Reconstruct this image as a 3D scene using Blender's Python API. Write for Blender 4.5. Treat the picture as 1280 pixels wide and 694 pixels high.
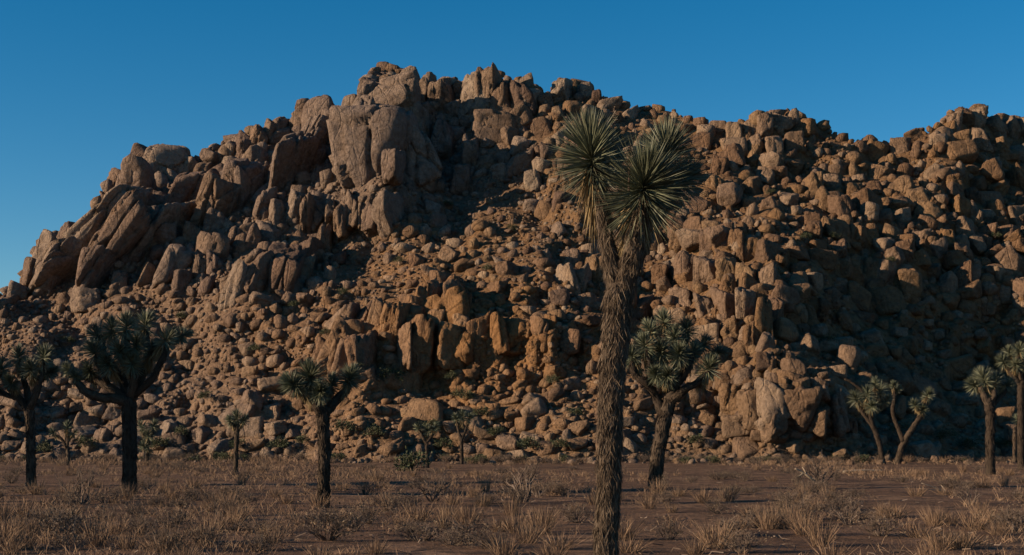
import bpy, bmesh, math, random
import numpy as np
from mathutils import Vector, Matrix, Euler

# ------------------------------------------------------------------ clear
for o in list(bpy.data.objects):
    bpy.data.objects.remove(o, do_unlink=True)
scene = bpy.context.scene
COL = scene.collection
R = math.radians
rng = np.random.default_rng(7)
random.seed(7)

# ------------------------------------------------------------------ camera
FPX = 1280 * 50 / 36.0          # focal length in photo pixels
CAMZ = 1.5
PITCH = math.atan(203 / FPX)    # horizon at photo row 550
cam = bpy.data.objects.new('camera', bpy.data.cameras.new('camera'))
COL.objects.link(cam)
cam.data.lens = 50; cam.data.sensor_width = 36; cam.data.clip_end = 5000
cam.location = (0, 0, CAMZ)
cam.rotation_euler = (math.pi / 2 + PITCH, 0, 0)
scene.camera = cam

# ------------------------------------------------------------------ sky, sun, exposure
SUN_EL, SUN_AZ = 15.0, 106.0    # azimuth: degrees to the left of the view direction
world = bpy.data.worlds.new('World'); scene.world = world
world.use_nodes = True
nt = world.node_tree; nt.nodes.clear()
out = nt.nodes.new('ShaderNodeOutputWorld'); bg = nt.nodes.new('ShaderNodeBackground')
sky = nt.nodes.new('ShaderNodeTexSky'); sky.sky_type = 'NISHITA'; sky.sun_disc = False
sky.sun_elevation = R(SUN_EL); sky.sun_rotation = R(-SUN_AZ)
sky.air_density = 1.0; sky.dust_density = 0.0; sky.ozone_density = 2.6; sky.altitude = 1200
bg.inputs['Strength'].default_value = 0.066
hs = nt.nodes.new('ShaderNodeHueSaturation'); hs.inputs['Saturation'].default_value = 1.4; hs.inputs['Hue'].default_value = 0.495
nt.links.new(sky.outputs[0], hs.inputs['Color'])
nt.links.new(hs.outputs[0], bg.inputs['Color']); nt.links.new(bg.outputs[0], out.inputs['Surface'])
sun = bpy.data.objects.new('sun', bpy.data.lights.new('sun', 'SUN'))
COL.objects.link(sun)
sun.data.energy = 5.0; sun.data.angle = R(0.5); sun.data.color = (1.0, 0.75, 0.50)
to_sun = Vector((-math.sin(R(SUN_AZ)) * math.cos(R(SUN_EL)), math.cos(R(SUN_AZ)) * math.cos(R(SUN_EL)), math.sin(R(SUN_EL))))
sun.rotation_euler = to_sun.to_track_quat('Z', 'Y').to_euler()
sun.location = to_sun * 100
scene.view_settings.view_transform = 'Standard'; scene.view_settings.look = 'None'
scene.view_settings.exposure = 0.8; scene.view_settings.gamma = 1.0
scene.view_settings.use_curve_mapping = False
scene.render.engine = 'CYCLES'

# ------------------------------------------------------------------ helpers
cp, sp = math.cos(PITCH), math.sin(PITCH)
def ray(px, py):
    """direction with y = 1 through a photo pixel: returns (x, z) per metre of depth"""
    u = (np.asarray(px, float) - 640) / FPX; v = (347 - np.asarray(py, float)) / FPX
    yy = cp - v * sp; zz = sp + v * cp
    return u / yy, zz / yy
def at(px, py, Y):
    a, b = ray(px, py)
    return np.stack([a * Y, np.asarray(Y) + 0 * a, CAMZ + b * Y], -1)
def ground_depth(py):
    return CAMZ / -ray(640, py)[1]
def row_of(Y, z=0.0):
    t = (z - CAMZ) / Y      # tz -> pixel row
    ang = np.arctan(t) - PITCH
    return 347 - FPX * np.tan(ang)

def mk(name, V, F, mat=None, parent=None, smooth=False, tint=None):
    V = np.ascontiguousarray(V, np.float32); F = np.ascontiguousarray(F, np.int32)
    me = bpy.data.meshes.new(name)
    n = F.shape[1]
    me.vertices.add(len(V)); me.vertices.foreach_set('co', V.ravel())
    me.loops.add(F.size); me.loops.foreach_set('vertex_index', F.ravel())
    me.polygons.add(len(F)); me.polygons.foreach_set('loop_start', np.arange(0, F.size, n, dtype=np.int32))
    try: me.polygons.foreach_set('loop_total', np.full(len(F), n, np.int32))
    except Exception: pass
    me.polygons.foreach_set('use_smooth', np.full(len(F), smooth))
    if tint is not None:
        a = me.attributes.new('tint', 'FLOAT', 'POINT'); a.data.foreach_set('value', np.ascontiguousarray(tint, np.float32))
    me.update(calc_edges=True); me.validate()
    if mat: me.materials.append(mat)
    o = bpy.data.objects.new(name, me); COL.objects.link(o)
    if parent is not None: o.parent = parent
    return o
def empty(name, loc):
    o = bpy.data.objects.new(name, None); COL.objects.link(o); o.location = loc
    o.empty_display_size = 0.2
    return o
def tag(o, label=None, cat=None, group=None, kind=None):
    if label: o['label'] = label
    if cat: o['category'] = cat
    if group: o['group'] = group
    if kind: o['kind'] = kind
    return o
def copy_tree(o, parent=None):
    c = o.copy(); COL.objects.link(c); c.parent = parent
    for ch in list(o.children): copy_tree(ch, c)
    return c
class MB:
    """collects triangles"""
    def __init__(s): s.V = []; s.F = []; s.T = []; s.n = 0
    def add(s, V, F, t=0.0):
        V = np.asarray(V, float).reshape(-1, 3); F = np.asarray(F, int).reshape(-1, 3)
        s.V.append(V); s.F.append(F + s.n); s.T.append(np.broadcast_to(np.asarray(t, float), (len(V),)).copy()); s.n += len(V)
    def build(s, name, mat, parent=None, origin=(0, 0, 0), smooth=False):
        V = np.concatenate(s.V) - np.asarray(origin); 
        return mk(name, V, np.concatenate(s.F), mat, parent, smooth, np.concatenate(s.T))

def vnoise(x, y, seed=0):
    """2-D value noise, vectorised"""
    xi = np.floor(x).astype(np.int64); yi = np.floor(y).astype(np.int64)
    fx = x - xi; fy = y - yi
    fx = fx * fx * (3 - 2 * fx); fy = fy * fy * (3 - 2 * fy)
    def h(a, b):
        n = (a * 374761393 + b * 668265263 + seed * 974634221) & 0x7fffffff
        n = ((n ^ (n >> 13)) * 1274126177) & 0x7fffffff
        return ((n ^ (n >> 16)) & 0xffff) / 65535.0
    return (h(xi, yi) * (1 - fx) + h(xi + 1, yi) * fx) * (1 - fy) + (h(xi, yi + 1) * (1 - fx) + h(xi + 1, yi + 1) * fx) * fy
def fbm(x, y, o=4, seed=0):
    return sum(vnoise(x * 2 ** i, y * 2 ** i, seed + i) * 0.5 ** i for i in range(o)) / (2 - 0.5 ** (o - 1)) - 0.5
def wave_noise(P, seed, f, octs=3):
    g = np.random.default_rng(seed); o = np.zeros(len(P))
    for k in range(octs):
        D = g.normal(size=(7, 3)) * f * 2 ** k
        o += np.sin(P @ D.T + g.uniform(0, 6.28, 7)).sum(1) / 7 * 0.55 ** k
    return o

# ------------------------------------------------------------------ materials
def new_mat(name):
    m = bpy.data.materials.new(name); m.use_nodes = True
    t = m.node_tree; b = t.nodes['Principled BSDF']
    return m, t, b
def N(t, kind, **kw):
    n = t.nodes.new(kind)
    for k, v in kw.items(): setattr(n, k, v)
    return n
def L(t, a, b): t.links.new(a, b)
def noise(t, vec, scale, detail=5, rough=0.6):
    n = N(t, 'ShaderNodeTexNoise'); n.inputs['Scale'].default_value = scale; n.inputs['Detail'].default_value = detail
    n.inputs['Roughness'].default_value = rough
    if vec is not None: L(t, vec, n.inputs['Vector'])
    return n.outputs['Fac']
def ramp(t, fac, stops):
    r = N(t, 'ShaderNodeValToRGB'); e = r.color_ramp.elements
    while len(e) < len(stops): e.new(0.5)
    for i, (p, c) in enumerate(stops): e[i].position = p; e[i].color = (*c, 1) if len(c) == 3 else c
    L(t, fac, r.inputs[0]); return r.outputs[0]
def mix(t, fac, a, b, mode='MIX'):
    m = N(t, 'ShaderNodeMix', data_type='RGBA', blend_type=mode)
    if isinstance(fac, (int, float)): m.inputs[0].default_value = fac
    else: L(t, fac, m.inputs[0])
    for s, v in ((6, a), (7, b)):
        if isinstance(v, tuple): m.inputs[s].default_value = (*v, 1)
        else: L(t, v, m.inputs[s])
    return m.outputs[2]
def maths(t, op, a, b=None, clamp=False):
    m = N(t, 'ShaderNodeMath', operation=op); m.use_clamp = clamp
    for i, v in enumerate((a, b)):
        if v is None: continue
        if isinstance(v, (int, float)): m.inputs[i].default_value = v
        else: L(t, v, m.inputs[i])
    return m.outputs[0]
def maprange(t, v, a, b, c=0, d=1):
    m = N(t, 'ShaderNodeMapRange'); L(t, v, m.inputs[0])
    for i, x in enumerate((a, b, c, d)): m.inputs[i + 1].default_value = x
    return m.outputs[0]
def bump(t, b, h, strength, dist):
    n = N(t, 'ShaderNodeBump'); n.inputs['Strength'].default_value = strength; n.inputs['Distance'].default_value = dist
    L(t, h, n.inputs['Height']); L(t, n.outputs[0], b.inputs['Normal'])
def tint_val(t):
    a = N(t, 'ShaderNodeAttribute', attribute_name='tint'); oi = N(t, 'ShaderNodeObjectInfo')
    return maths(t, 'FRACT', maths(t, 'ADD', a.outputs['Fac'], oi.outputs['Random']))

OUTC = at(560, 400, 108.0)       # centre of the orange outcrop
DOMEC = at(475, 160, 135.0)      # centre of the pale dome
def granite():
    m, t, b = new_mat('granite')
    g = N(t, 'ShaderNodeNewGeometry'); P = g.outputs['Position']
    tv = tint_val(t)
    c1 = ramp(t, tv, [(0.0, (0.27, 0.17, 0.105)), (0.18, (0.41, 0.29, 0.185)), (0.34, (0.24, 0.16, 0.125)), (0.52, (0.40, 0.31, 0.25)), (0.66, (0.54, 0.43, 0.33)), (0.80, (0.18, 0.12, 0.095)), (1.0, (0.38, 0.235, 0.125))])
    # orange zone round the central outcrop and over the right-hand slope, pinkish grey on the left ridge
    sep = N(t, 'ShaderNodeSeparateXYZ'); L(t, P, sep.inputs[0])
    vd = N(t, 'ShaderNodeVectorMath', operation='DISTANCE'); L(t, P, vd.inputs[0]); vd.inputs[1].default_value = tuple(OUTC)
    wob = noise(t, P, 0.09, 3)
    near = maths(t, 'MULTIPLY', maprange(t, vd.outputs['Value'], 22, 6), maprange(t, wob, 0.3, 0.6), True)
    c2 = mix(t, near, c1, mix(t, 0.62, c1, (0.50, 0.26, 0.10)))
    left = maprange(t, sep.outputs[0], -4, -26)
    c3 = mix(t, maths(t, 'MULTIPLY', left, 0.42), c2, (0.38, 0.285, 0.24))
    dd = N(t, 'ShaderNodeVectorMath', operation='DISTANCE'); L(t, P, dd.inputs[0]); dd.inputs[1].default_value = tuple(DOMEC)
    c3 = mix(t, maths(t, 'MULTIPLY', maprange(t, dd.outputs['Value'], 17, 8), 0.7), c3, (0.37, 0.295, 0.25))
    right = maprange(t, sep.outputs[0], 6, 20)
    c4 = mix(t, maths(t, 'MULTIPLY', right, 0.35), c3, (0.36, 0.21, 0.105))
    # paler rubble low on the slope
    low = maths(t, 'MULTIPLY', maprange(t, sep.outputs[2], 9, 2), 0.45)
    c5 = mix(t, low, c4, mix(t, 0.5, c4, (0.42, 0.34, 0.28)))
    # desert varnish and stains
    n1 = noise(t, P, 0.55, 6, 0.7)
    c6 = mix(t, maths(t, 'MULTIPLY', maprange(t, n1, 0.50, 0.68), 0.6), c5, (0.10, 0.066, 0.052))
    n2 = noise(t, P, 2.6, 7, 0.75)
    c7 = mix(t, 1.0, c6, ramp(t, n2, [(0.3, (0.52, 0.49, 0.47)), (0.5, (0.92, 0.89, 0.86)), (0.7, (1.25, 1.2, 1.14))]), 'MULTIPLY')
    c7 = mix(t, 1.0, c7, (0.60, 0.60, 0.60), 'MULTIPLY')
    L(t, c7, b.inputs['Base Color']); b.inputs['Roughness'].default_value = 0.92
    b.inputs['Specular IOR Level'].default_value = 0.15
    n3 = noise(t, P, 1.6, 8, 0.68)
    vo = N(t, 'ShaderNodeTexVoronoi', feature='DISTANCE_TO_EDGE'); vo.inputs['Scale'].default_value = 0.8
    wv = N(t, 'ShaderNodeVectorMath', operation='MULTIPLY'); L(t, P, wv.inputs[0]); wv.inputs[1].default_value = (1, 1, 0.45)
    L(t, wv.outputs[0], vo.inputs['Vector'])
    crack = maprange(t, vo.outputs['Distance'], 0.0, 0.07)
    h = maths(t, 'ADD', n3, maths(t, 'MULTIPLY', crack, 0.14))
    bump(t, b, h, 1.0, 0.8)
    return m
def soil():
    m, t, b = new_mat('desert_soil')
    P = N(t, 'ShaderNodeNewGeometry').outputs['Position']
    n1 = noise(t, P, 0.35, 6, 0.65); n2 = noise(t, P, 9.0, 5, 0.7)
    c = ramp(t, n1, [(0.3, (0.15, 0.09, 0.062)), (0.5, (0.23, 0.14, 0.095)), (0.68, (0.38, 0.245, 0.165))])
    c = mix(t, maprange(t, noise(t, P, 1.6, 7, 0.78), 0.48, 0.60), c, (0.10, 0.068, 0.05))
    c = mix(t, 1.0, c, ramp(t, n2, [(0.3, (0.65, 0.65, 0.65)), (0.7, (1.2, 1.15, 1.1))]), 'MULTIPLY')
    c = mix(t, 1.0, c, (0.62, 0.62, 0.60), 'MULTIPLY')
    L(t, c, b.inputs['Base Color']); b.inputs['Roughness'].default_value = 0.95; b.inputs['Specular IOR Level'].default_value = 0.1
    bump(t, b, maths(t, 'ADD', noise(t, P, 3.0, 8, 0.7), maths(t, 'MULTIPLY', n2, 0.4)), 1.0, 0.12)
    return m
def plain(name, stops, rough=0.8, scale=6.0, bumpd=0.0, stretch=None, transl=0.0, spec=0.2):
    m, t, b = new_mat(name)
    tv = tint_val(t); P = N(t, 'ShaderNodeNewGeometry').outputs['Position']
    if stretch:
        v = N(t, 'ShaderNodeVectorMath', operation='MULTIPLY'); L(t, P, v.inputs[0]); v.inputs[1].default_value = stretch; P = v.outputs[0]
    n = noise(t, P, scale, 5, 0.65)
    c = ramp(t, tv, stops)
    c = mix(t, 1.0, c, ramp(t, n, [(0.3, (0.6, 0.6, 0.6)), (0.7, (1.2, 1.2, 1.2))]), 'MULTIPLY')
    c = mix(t, 1.0, c, (0.64, 0.64, 0.64), 'MULTIPLY')
    L(t, c, b.inputs['Base Color']); b.inputs['Roughness'].default_value = rough; b.inputs['Specular IOR Level'].default_value = spec
    if bumpd: bump(t, b, n, 1.0, bumpd)
    return m
M = {
    'rock': granite(), 'soil': soil(),
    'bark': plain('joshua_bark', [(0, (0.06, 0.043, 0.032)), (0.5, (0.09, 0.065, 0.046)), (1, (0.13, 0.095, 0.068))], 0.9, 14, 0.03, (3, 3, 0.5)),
    'fibre': plain('dead_leaf_fibre', [(0, (0.06, 0.042, 0.03)), (0.4, (0.14, 0.10, 0.07)), (0.8, (0.23, 0.17, 0.12)), (1, (0.34, 0.27, 0.20))], 0.85, 8),
    'fibre_shaded': plain('shade_darkened_leaf_fibre', [(0, (0.03, 0.022, 0.017)), (0.6, (0.06, 0.043, 0.031)), (1, (0.11, 0.08, 0.057))], 0.9, 8),  # leaf fibre for the far trees, their shade painted into its colour
    'leaf': plain('yucca_leaf', [(0, (0.085, 0.10, 0.062)), (0.5, (0.165, 0.185, 0.12)), (1, (0.30, 0.315, 0.205))], 0.55, 3, spec=0.35),
    'straw': plain('dry_leaf', [(0, (0.22, 0.15, 0.075)), (0.6, (0.36, 0.26, 0.13)), (1, (0.46, 0.35, 0.19))], 0.7, 3),
    'grass': plain('dry_grass', [(0, (0.15, 0.093, 0.062)), (0.5, (0.27, 0.175, 0.115)), (1, (0.42, 0.29, 0.19))], 0.85, 2),
    'twig': plain('dry_twig', [(0, (0.11, 0.078, 0.06)), (0.6, (0.19, 0.14, 0.11)), (1, (0.28, 0.22, 0.18))], 0.9, 4),
    'bush': plain('bush_leaf', [(0, (0.045, 0.058, 0.030)), (0.6, (0.085, 0.10, 0.050)), (1, (0.14, 0.145, 0.075))], 0.7, 3),
    'sage': plain('sage_leaf', [(0, (0.10, 0.072, 0.052)), (0.6, (0.165, 0.122, 0.085)), (1, (0.25, 0.19, 0.13))], 0.8, 3),
    'deadwood': plain('bleached_wood', [(0, (0.33, 0.26, 0.19)), (1, (0.45, 0.37, 0.28))], 0.85, 9, 0.02),
}

# ------------------------------------------------------------------ ground
def gz(x, y):
    x = np.asarray(x, float); y = np.asarray(y, float)
    w = np.clip((y - 8) / 10, 0, 1) * np.clip((240 - y) / 60, 0, 1)
    return w * (0.16 * fbm(x * 0.12, y * 0.12, 3, 11) + 0.07 * fbm(x * 0.9, y * 0.9, 3, 19))
xs = np.unique(np.concatenate([np.linspace(-1500, -70, 16), np.linspace(-70, 70, 260), np.linspace(70, 1500, 16)]))
ys = np.unique(np.concatenate([np.linspace(-300, 10, 10), np.linspace(10, 60, 170), np.linspace(60, 135, 110), np.linspace(135, 2500, 16)]))
X, Y = np.meshgrid(xs, ys); Z = gz(X, Y)
def grid_faces(nr, nc):
    i = np.arange(nr * nc).reshape(nr, nc)
    return np.stack([i[:-1, :-1], i[:-1, 1:], i[1:, 1:], i[1:, :-1]], -1).reshape(-1, 4)
g = mk('ground', np.stack([X, Y, Z], -1).reshape(-1, 3), grid_faces(len(ys), len(xs)), M['soil'], smooth=True)
tag(g, 'flat sandy brown desert floor', None, None, 'structure')

# ------------------------------------------------------------------ the hill: slope profile
SKY = np.array([(-500, 560), (-250, 470), (0, 362), (22, 350), (35, 325), (50, 300), (68, 288), (85, 278), (100, 280), (115, 262), (125, 240), (140, 212), (160, 205), (172, 185), (190, 180), (210, 180), (228, 188), (242, 200), (255, 188), (270, 180), (290, 170), (310, 162), (335, 150), (360, 148), (372, 140), (378, 125), (398, 119), (415, 128), (423, 145), (432, 128), (450, 108), (460, 88), (477, 78), (495, 80), (512, 86), (525, 97), (545, 92), (565, 95), (575, 107), (590, 100), (605, 90), (620, 87), (640, 95), (655, 95), (668, 100), (675, 112), (690, 118), (692, 102), (705, 97), (725, 100), (745, 112), (770, 122), (795, 133), (815, 127), (840, 132), (860, 142), (885, 152), (912, 150), (925, 146), (950, 140), (975, 136), (990, 134), (1010, 143), (1030, 155), (1065, 170), (1090, 170), (1110, 172), (1135, 165), (1160, 160), (1185, 140), (1200, 134), (1220, 132), (1240, 142), (1270, 145), (1290, 150), (1420, 175), (1700, 250), (1900, 330)], float)
def sky_row(px): return np.interp(px, SKY[:, 0], SKY[:, 1])
def foot_Y(px): return np.interp(px, [-500, 0, 400, 800, 1000, 1120, 1280, 1900], [128, 109, 101, 96.5, 95, 97, 104, 118]) + 5 * fbm(np.asarray(px) / 120.0, 0 * np.asarray(px) + 3.3, 3, 5)
def foot_row(px): return row_of(foot_Y(px), 0.0)
SLOPE = 0.75
RELIEF = [  # px, py, sigma x, sigma y, metres towards (-) or away from (+) the viewer
    (925, 350, 60, 80, -4.5), (1005, 490, 75, 60, -6.5), (1190, 450, 80, 75, 6), (1300, 300, 60, 100, -3),
    (550, 410, 130, 62, -3.5), (480, 160, 60, 75, -7), (560, 215, 36, 70, 4), (620, 130, 45, 50, -3), (310, 300, 70, 70, -4),
    (150, 280, 60, 60, -3), (1040, 215, 60, 35, 3), (880, 190, 45, 60, -3), (720, 150, 40, 50, -5), (1220, 190, 50, 40, -4), (780, 300, 40, 80, 3), (430, 330, 60, 40, 3)]
NR = 150
cols = np.arange(-500, 1901, 4.0)
vv = np.linspace(0, 1, NR)[:, None]
def build_depth():
    fr = foot_row(cols)[None]; sr = (sky_row(cols) + 8)[None]
    sr = np.minimum(sr, fr - 4)
    PX = np.broadcast_to(cols[None], (NR, len(cols))); PY = fr + (sr - fr) * vv
    tz = ray(PX, PY)[1]
    D = (SLOPE * foot_Y(cols)[None] + CAMZ) / np.maximum(SLOPE - tz, 0.1)
    ease = np.clip(vv * 5, 0, 1); ease = ease * ease * (3 - 2 * ease)
    for cx, cy, sx, sy, a in RELIEF:
        D = D + ease * a * np.exp(-((PX - cx) / sx) ** 2 / 2 - ((PY - cy) / sy) ** 2 / 2)
    D = D + ease * (8 * fbm(PX / 90, PY / 60, 3, 31) + np.interp(PX, [300, 800], [2.6, 4.6]) * fbm(PX / 26, PY / 20, 3, 41))
    D = np.maximum.accumulate(D, 0)
    return PX, PY, D
TPX, TPY, TD = build_depth()
def depth_at(px, py):
    px = np.asarray(px, float); py = np.asarray(py, float)
    fr = foot_row(px); sr = np.minimum(sky_row(px) + 8, fr - 4)
    v = np.clip((py - fr) / (sr - fr), 0, 1) * (NR - 1); c = np.clip((px + 500) / 4, 0, len(cols) - 1.001)
    i = np.minimum(v.astype(int), NR - 2); j = c.astype(int); a = v - i; b = c - j
    return (TD[i, j] * (1 - b) + TD[i, j + 1] * b) * (1 - a) + (TD[i + 1, j] * (1 - b) + TD[i + 1, j + 1] * b) * a
P = at(TPX, TPY, TD)
P[0, :, 2] -= 0.6
back = []
for k in range(1, 14):
    q = P[-1].copy(); q[:, 1] += k * 9; q[:, 0] *= 1 + 0.0 * k; q[:, 2] = np.maximum(q[:, 2] - 0.25 * k * k - 2.0 * k, -2)
    back.append(q)
P = np.concatenate([P, np.stack(back)])
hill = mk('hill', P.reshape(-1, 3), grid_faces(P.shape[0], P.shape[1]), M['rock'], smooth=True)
tag(hill, 'steep rocky granite hillside rising from the plain', None, None, 'structure')

# ------------------------------------------------------------------ rock shapes
ICO = {}
def ico(sub):
    if sub not in ICO:
        bm = bmesh.new(); bmesh.ops.create_icosphere(bm, subdivisions=sub, radius=1)
        V = np.array([v.co[:] for v in bm.verts]); V /= np.linalg.norm(V, axis=1)[:, None]
        F = np.array([[v.index for v in f.verts] for f in bm.faces]); bm.free(); ICO[sub] = (V, F)
    return ICO[sub]
def rock(seed, sub, p=9, extra=5, amp=0.05, cells=0, stretch=1.0, step=0.12, groove=0.14):
    """rounded polyhedron, -1..1 in each axis, optionally split by joints into blocks"""
    g = np.random.default_rng(seed); d, F = ico(sub)
    n = np.concatenate([np.eye(3), -np.eye(3)]) + g.normal(0, 0.20, (6, 3))
    if extra: n = np.concatenate([n, g.normal(size=(extra, 3))])
    n /= np.linalg.norm(n, axis=1)[:, None]
    h = g.uniform(0.72, 1.0, len(n))
    r = (np.maximum(0, d @ n.T / h) ** p).sum(1) ** (-1 / p)
    V = d * r[:, None]
    if cells:
        c = g.uniform(-1.1, 1.1, (cells, 3)); s = np.array([1, 1, 1 / stretch])
        q = V + 0.10 * np.stack([wave_noise(V, seed + k, 3, 2) for k in range(3)], 1)
        dist = np.linalg.norm((q * s)[:, None] - (c * s)[None], axis=2)
        k = np.argsort(dist, 1)[:, :2]; d1 = np.take_along_axis(dist, k, 1)
        e = d1[:, 1] - d1[:, 0]
        off = (g.random(cells)[k[:, 0]] - 0.6) * 2 * step
        V = V * (1 + off - groove * np.clip(1 - e / 0.09, 0, 1))[:, None]
    V = V * (1 + amp * wave_noise(V, seed + 9, 2.2, 4))[:, None]
    lo, hi = V.min(0), V.max(0)
    return (V - (lo + hi) / 2) / (hi - lo) * 2, F
def place(name, shape, px, py, w, h, roll, parent, yaw=0.0, thick=0.9, push=0.0, seed=0):
    """a rock whose outline fills w x h photo pixels round (px, py), seated on the slope"""
    sr = float(sky_row(px)); 
    a = abs(math.cos(R(roll))); b_ = abs(math.sin(R(roll))); vh = h * a + w * b_ * 0.6
    Db = float(depth_at(px, py + 0.42 * vh)); Dt = float(depth_at(px, max(py - 0.3 * vh, sr + 10)))
    Dc = 0.65 * Db + 0.35 * Dt + push
    py = py + 0.10 * vh; h = h * 1.18
    pos = at(px, py, Dc); s = Dc / FPX
    t = max(w, thick * min(h, 3.0 * w))
    V, F = shape
    rot = Euler((0, R(roll), R(yaw)), 'XYZ')
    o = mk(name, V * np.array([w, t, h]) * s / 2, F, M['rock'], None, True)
    o.rotation_euler = rot
    if parent is not None:
        o.parent = parent; o.location = Vector(pos) - parent.location
    else: o.location = pos
    return o
def outcrop(name, label, group, items, base, joints=True):
    e = empty(name, tuple(at(base[0], base[1], float(depth_at(*base)))))
    tag(e, label, 'rock outcrop', group)
    for i, it in enumerate(items):
        px, py, w, h, roll = it[:5]; kw = it[5] if len(it) > 5 else {}
        kw = dict(kw); cells = kw.pop('cells', 0); st = kw.pop('stretch', 1.0); nm = kw.pop('name', 'rock_block'); p = kw.pop('p', 14)
        step = kw.pop('step', 0.10)
        size = max(w, h); sub = 5 if size > 70 else (4 if size > 26 else 3)
        sd = int(px * 31 + py * 17 + i)
        if cells == 0 and size > 26: cells = int(min(40, size / 4)); st = max(st, h / w)
        s = rock(sd, sub, p, 4, 0.045, cells, st, step=step)
        place(nm, s, px, py, w, h, roll, e, yaw=((sd * 37) % 50) - 25, **kw)
    return e

S = lambda **k: dict(name='rock_slab', **k)
C = lambda **k: dict(name='rock_column', stretch=3.0, **k)
outcrop('rock_outcrop', 'long ridge of leaning pinkish brown granite slabs ending in a dark rounded knob', None, [
    (208, 204, 72, 48, 0, dict(name='summit_knob', step=0.05, p=5, push=1)), (236, 206, 30, 26, 25), (184, 203, 26, 26, 0, dict(p=6)), (196, 193, 24, 20, 0, dict(p=6)), (222, 196, 28, 20, 10, dict(p=6)), (146, 219, 24, 18, 35), (176, 232, 58, 66, 25, S()),
    (140, 270, 42, 110, 38, S(step=0.08)), (88, 318, 44, 112, 40, S(step=0.08)), (155, 300, 46, 128, 36, S(step=0.08)), (196, 282, 44, 104, 30, S(step=0.08)), (118, 340, 36, 80, 30, S()),
    (61, 309, 34, 44, 15), (88, 298, 26, 44, 20, C()), (40, 340, 26, 40, 25), (22, 364, 26, 26, 10), (63, 352, 24, 46, 15, C()),
    (8, 378, 26, 24, 0), (-20, 384, 40, 40, 10), (-60, 410, 60, 50, 10), (110, 372, 40, 30, 5),
    (173, 297, 46, 54, 15), (205, 296, 34, 36, 5), (193, 256, 34, 40, 30), (184, 345, 26, 34, 5), (150, 352, 24, 30, 10)], (150, 370))
outcrop('rock_outcrop', 'broken granite crest with a tall pale slab and a knob on its end', None, [
    (234, 244, 58, 92, 28, S(step=0.08)), (274, 262, 46, 84, 22, S(step=0.08)), (216, 330, 44, 56, 14, S()), (262, 318, 40, 54, 10, S()), (262, 200, 26, 28, 10), (255, 214, 30, 30, 20), (284, 188, 26, 32, 15), (275, 224, 26, 44, 20), (306, 232, 50, 74, 14, S()), (305, 180, 28, 36, 20), (322, 172, 24, 36, 20), (338, 166, 22, 36, 15), (350, 160, 22, 30, 5),
    (357, 212, 52, 112, 18, S(step=0.08)), (331, 254, 28, 48, 15, C()), (385, 180, 38, 90, 20, S(step=0.06)), (396, 144, 46, 50, 0, dict(name='summit_knob', step=0.05, p=5)), (414, 152, 26, 40, 5), (318, 205, 30, 50, 20), (345, 270, 26, 44, 10, C()), (372, 262, 26, 50, 8, C()),
    (300, 290, 30, 40, 15), (270, 280, 30, 36, 15), (240, 295, 28, 34, 10), (318, 300, 26, 40, 8, C())], (320, 330))
outcrop('rock_outcrop', 'smooth pale granite dome with broken blocks on its top', None, [
    (466, 176, 100, 108, 14, dict(name='dome_face', cells=18, stretch=1.3, step=0.06, p=8, push=0)), (442, 158, 40, 84, 22, S(step=0.06, p=8)), (456, 128, 40, 56, 24, S(step=0.06, p=8)), (436, 212, 36, 44, 6), (487, 124, 82, 76, 6, dict(name='dome_crown', cells=26, step=0.09, p=8)), (514, 186, 68, 92, -4, dict(name='dome_face', push=0.5)),
    (477, 85, 16, 15, 0, dict(push=2)), (491, 89, 20, 18, 10, dict(push=2)), (505, 93, 20, 18, -5, dict(push=2)), (466, 95, 18, 22, 15, dict(push=1)), (517, 104, 22, 26, -10), (458, 108, 20, 28, 25), (528, 116, 24, 36, -5),
    (524, 222, 40, 34, 0), (432, 200, 26, 50, 10, C()), (512, 162, 24, 30, 10, dict(push=-4)), (490, 205, 28, 40, 5, dict(push=-3)), (520, 150, 40, 60, 0)], (470, 230))
outcrop('rock_outcrop', 'dark jointed granite towers with deep vertical cracks beside the pale dome', None, [
    (614, 130, 84, 84, 2, dict(cells=26, stretch=3.0, step=0.08, push=1.5, name='tower_face')), (551, 124, 44, 62, 0), (566, 112, 24, 36, 5), (538, 106, 22, 30, 0), (551, 175, 36, 60, 5), (590, 116, 26, 40, 0), (598, 128, 34, 76, 6, C(p=7)), (615, 122, 34, 76, 3, C(p=7)), (633, 126, 34, 70, -2, C(p=7)), (649, 128, 30, 62, -6, C(p=7)), (659, 113, 26, 38, -8), (668, 122, 22, 38, -15),
    (615, 160, 60, 44, 0), (590, 190, 26, 46, 4, C()), (648, 150, 40, 36, 0), (627, 163, 36, 18, -6, S()), (645, 134, 19, 22, 0), (575, 225, 30, 40, 5), (680, 128, 24, 26, -10)], (610, 210))
outcrop('rock_outcrop', 'row of upright rock columns below the pale dome', None, [
    (372 + 14 * i, 262 + 7 * math.sin(i * 2.1) + i, 17 + 5 * (i % 3), 44 + 12 * math.sin(i * 1.7), 6 * math.sin(i * 3.0), C()) for i in range(9)] + [
    (353, 338, 50, 84, 6, dict(name='cliff_face', cells=22, stretch=2, step=0.06)), (325, 345, 30, 70, 8, C()), (299, 352, 36, 64, 6), (385, 318, 24, 44, 4, C()), (405, 300, 20, 44, 0, C()), (249, 332, 22, 38, 8, C()), (270, 330, 22, 36, 4, C()), (230, 352, 24, 30, 0), (424, 322, 36, 15, -12, S())], (380, 350))
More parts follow.
